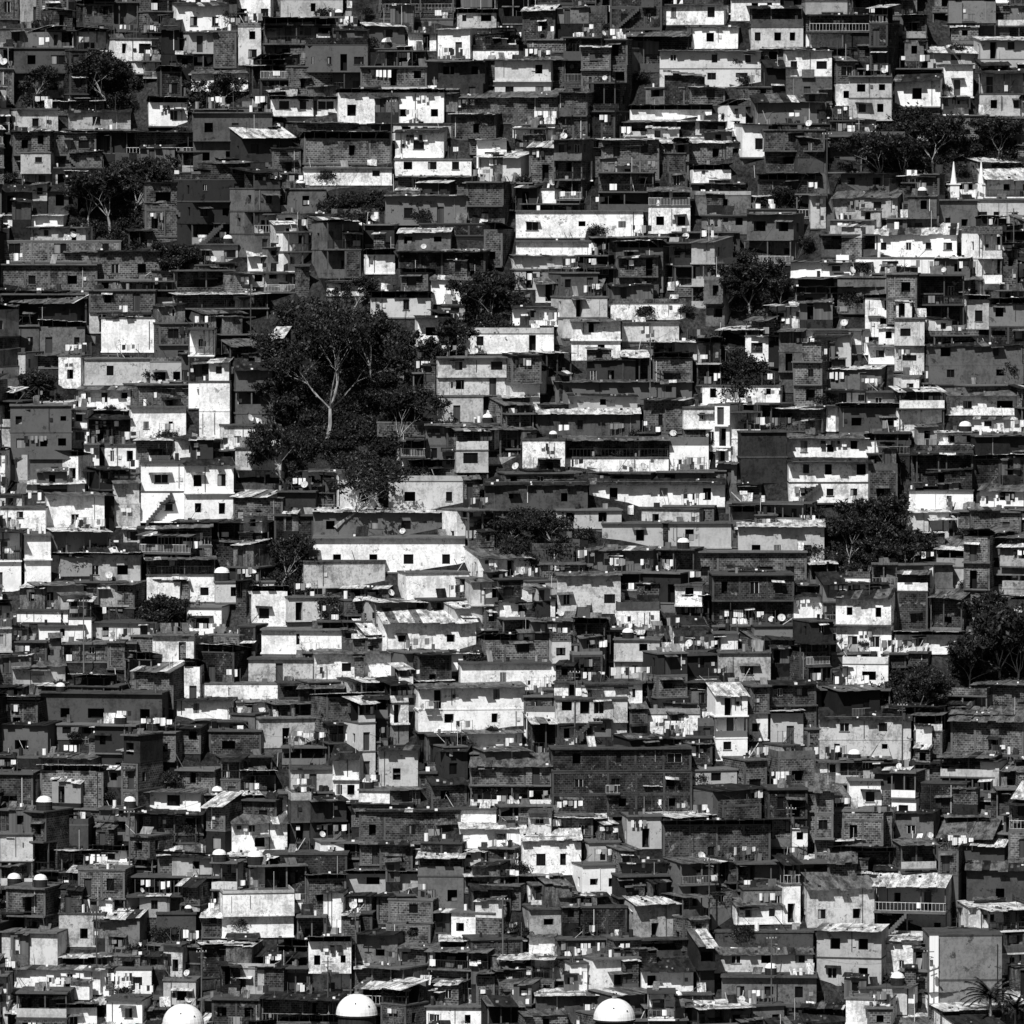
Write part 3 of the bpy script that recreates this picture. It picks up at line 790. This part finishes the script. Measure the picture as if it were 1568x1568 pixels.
def globe_mesh():
    mb = MB(); n = 28; R0 = 2.15
    prof = [(R0*.9,-4),(R0*.9,-.25),(R0*1.0,-.2),(R0*1.0,-.02)]+[(R0*.99*math.cos(a), R0*.95*math.sin(a)) for a in [i*math.pi/20 for i in range(0,11)]]
    for i in range(len(prof)-1):
        for k in range(n):
            a0 = 2*math.pi*k/n; a1 = 2*math.pi*(k+1)/n; (ra, za), (rb, zb) = prof[i], prof[i+1]
            mb.poly([(ra*math.cos(a0),ra*math.sin(a0),za),(ra*math.cos(a1),ra*math.sin(a1),za),(rb*math.cos(a1)+1e-5,rb*math.sin(a1),zb),(rb*math.cos(a0),rb*math.sin(a0)+1e-5,zb)], WHITE if i > 2 else DARK)
    for (x,z) in ((.9,.9),(-.5,1.2),(.2,.5)): mb.box(x, x+.12, -1.75, -1.6, z, z+.1, DARK)
    mb.cyl(0,0,2.0,2.25,.25,CLOTHG,10)
    me = mb.mesh("domed_water_tank")
    return me
def dish_mesh():
    mb = MB(); n = 14; q = 4; R0 = .48
    ax = Vector((.15,-.85,.5)).normalized(); e = ax.cross(Vector((0,0,1))).normalized(); g = ax.cross(e); c = Vector((0,0,.75))
    def pt(i, k):
        rr_ = R0*i/q; a = 2*math.pi*k/n
        return tuple(c+e*math.cos(a)*rr_+g*math.sin(a)*rr_+ax*(.35*rr_*rr_/R0))
    for i in range(q):
        for k in range(n): mb.poly([pt(i,k),pt(i+1,k),pt(i+1,k+1),pt(i,k+1)], FRAME)
    mb.beam((0,0,0),(0,.06,.7),.03,DARK,6); mb.beam(tuple(c-g*-.4),tuple(c+ax*.5),.012,DARK); mb.beam(tuple(c+ax*.45),tuple(c+ax*.57),.045,DARK,6)
    return mb.mesh("satellite_dish")
tk = [tank_mesh(.72, 1.35), tank_mesh(.62, 1.2), tank_mesh(.85, 1.5)]
ds = dish_mesh()
def onroof(px, py, me, name, s=1.0):
    best = None; bd = 1e9
    for rf in ROOFS:
        if rf[4] not in ('slab','para'): continue
        p = rf[0]; q = proj((p.x, p.y, p.z+rf[2]))
        dx = max(0, abs(q[0]-px)-rf[1]*7*.8); dd = dx*dx*2+(q[1]-py)**2
        if dd < bd: bd = dd; best = rf
    p = best[0]; q = proj(p)
    ox = max(-best[1]/2+.8, min(best[1]/2-.8, (px-q[0])*.068))
    cy, sy = math.cos(best[5]), math.sin(best[5]); oy = best[3]+1.0
    link(me, name, (p.x+ox*cy-oy*sy, p.y+ox*sy+oy*cy, p.z+best[2]+.15), (0,0,R.uniform(-.6,.6)), (s,s,s))
for (a,b_) in ((200,1238),(318,1222),(68,1266),(525,1143),(390,1328),(600,40),(1475,670),(1385,1465),(20,1360),(1560,1260),(60,1350),(230,1180),(330,860),(1180,1500),(560,1220)):
    onroof(a, b_, tk[(a+b_) % 3], "water_tank")
for rf in ROOFS:
    if rf[4] in ('slab','para') and R.random() < .16:
        p = rf[0]; ox = R.uniform(-.35,.35)*rf[1]; oy = rf[3]+R.uniform(.4,1.4); cy, sy = math.cos(rf[5]), math.sin(rf[5])
        k = R.random()
        link(ds if k < .85 else R.choice(tk), "satellite_dish" if k < .85 else "water_tank", (p.x+ox*cy-oy*sy, p.y+ox*sy+oy*cy, p.z+rf[2]+.14), (0,0,R.uniform(-.9,.9)), (R.uniform(.6,.95),)*3)
big = globe_mesh()
for a, yy in ((280,1556), (546,1541), (941,1548)):
    p, mpp = survey(a, 1600); dz = (1600-yy)*mpp
    link(big, "domed_water_tank", (p.x*.99, p.y-6, p.z+dz), (0,0,R.random()*.3))

def pole():
    mb = MB(); mb.cyl(0,0,-2,8.5,.1,CONC,8,.07); mb.box(-.7,.7,-.04,.04,7.9,8.0,WOOD); mb.box(-.45,.45,-.03,.03,7.3,7.38,WOOD)
    for x in (-.6,-.2,.2,.6): mb.cyl(x,0,8.0,8.15,.04,WHITE,6)
    mb.cyl(.3,-.15,6.2,7.0,.2,CONC,8); mb.beam((0,0,7),(0,-1.1,7.4),.03,DARK); mb.box(-.1,.1,-1.4,-1.0,7.35,7.45,CLOTHG)
    return mb.mesh("utility_pole")
pl = pole(); tops = []
for (a,b_) in ((503,1575),(545,1500),(1085,1420),(200,1345),(1380,1180),(880,1130),(445,1230),(130,1020),(995,620),(1265,300),(110,730),(1210,1340),(310,1560),(1420,1560),(600,250),(385,540),(1550,420),(1180,1540),(770,1480),(150,1500)):
    p, _ = survey(a, b_); z = p.z+.4; yw = R.uniform(-.5,.5)
    link(pl, "utility_pole", (p.x, p.y-2.0, z), (0,0,yw), (.85,.85,.85)); tops.append(Vector((p.x, p.y-2.0, z+6.8)))
done = set()
for i, a in enumerate(tops):
    near = sorted([j for j in range(len(tops)) if j != i], key=lambda j: (tops[j]-a).length)[:1]
    for j in near:
        if (min(i,j), max(i,j)) in done: continue
        done.add((min(i,j), max(i,j)))
        mb = MB(); prev = a; t = tops[j]; D = min(4, (t-a).length*.12)
        for k in range(1, 13):
            f = k/12; q = a.lerp(t, f)-Vector((0,0,D*4*f*(1-f))); mb.beam(prev, q, .014, DARK, 4); prev = q
        link(mb.mesh("power_line"), "power_line")

# stairways
def stairs(n):
    mb = MB()
    for i in range(n): mb.box(-.7,.7,i*.24,(i+1)*.24+.02,-1.5,(i+1)*.19,CONC)
    for sx in (-.78,.78):
        mb.poly([(sx,0,-1.5),(sx,n*.24,-1.5),(sx,n*.24,n*.19+.5),(sx,0,.5)], CONC)
    return mb.mesh("stairway")
st = stairs(26)
for (a,b_) in ((728,810),(1120,770),(1268,330),(400,640),(890,960),(1345,700),(930,480),(560,1560),(1062,680)):
    p, _ = survey(a, b_); link(st, "stairway", (p.x, p.y-1.2, p.z-.3), (0,0,R.uniform(-.25,.25)), (1,1,1.05), col=.3)
for (a,b_,L) in ((235,245,9),(215,268,10),(560,330,8),(830,838,9),(1340,880,8),(120,480,7)):
    p, _ = survey(a, b_); mb = MB(); x = -L/2
    while x < L/2:
        w = R.uniform(.5,1.1); mb.box(x, x+w-.02, R.uniform(-.06,.06), .4, -1.5, R.uniform(.7,.95), CONC if R.random()<.6 else BASE); x += w
    link(mb.mesh("retaining_wall"), "retaining_wall", (p.x, p.y-.4, p.z), (0,0,R.uniform(-.15,.15)), col=.3)

# ------------------------------------------------------------------ light
EL, AZ = math.radians(47), math.radians(-20)     # azimuth measured from the camera side, minus = left
sd = Vector((math.sin(AZ)*math.cos(EL), -math.cos(AZ)*math.cos(EL), math.sin(EL)))
sl = bpy.data.lights.new("sun", 'SUN'); sl.energy = 5.0; sl.angle = math.radians(.5); sl.color = (1,.998,.993)
so = bpy.data.objects.new("sun", sl); scene.collection.objects.link(so)
so.rotation_euler = sd.to_track_quat('Z','Y').to_euler(); so.location = (0,-100,300)
w = bpy.data.worlds.new("World"); scene.world = w; w.use_nodes = True
nt = w.node_tree; bg = nt.nodes['Background']
sk = nt.nodes.new('ShaderNodeTexSky'); sk.sky_type = 'NISHITA'; sk.sun_disc = False
sk.sun_elevation = EL; sk.sun_rotation = math.atan2(sd.x, sd.y)
# black-and-white film behind a red filter: only the sky's red light counts
sep = nt.nodes.new('ShaderNodeSeparateColor'); nt.links.new(sk.outputs[0], sep.inputs[0]); nt.links.new(sep.outputs[0], bg.inputs[0])
bg.inputs[1].default_value = 0.05
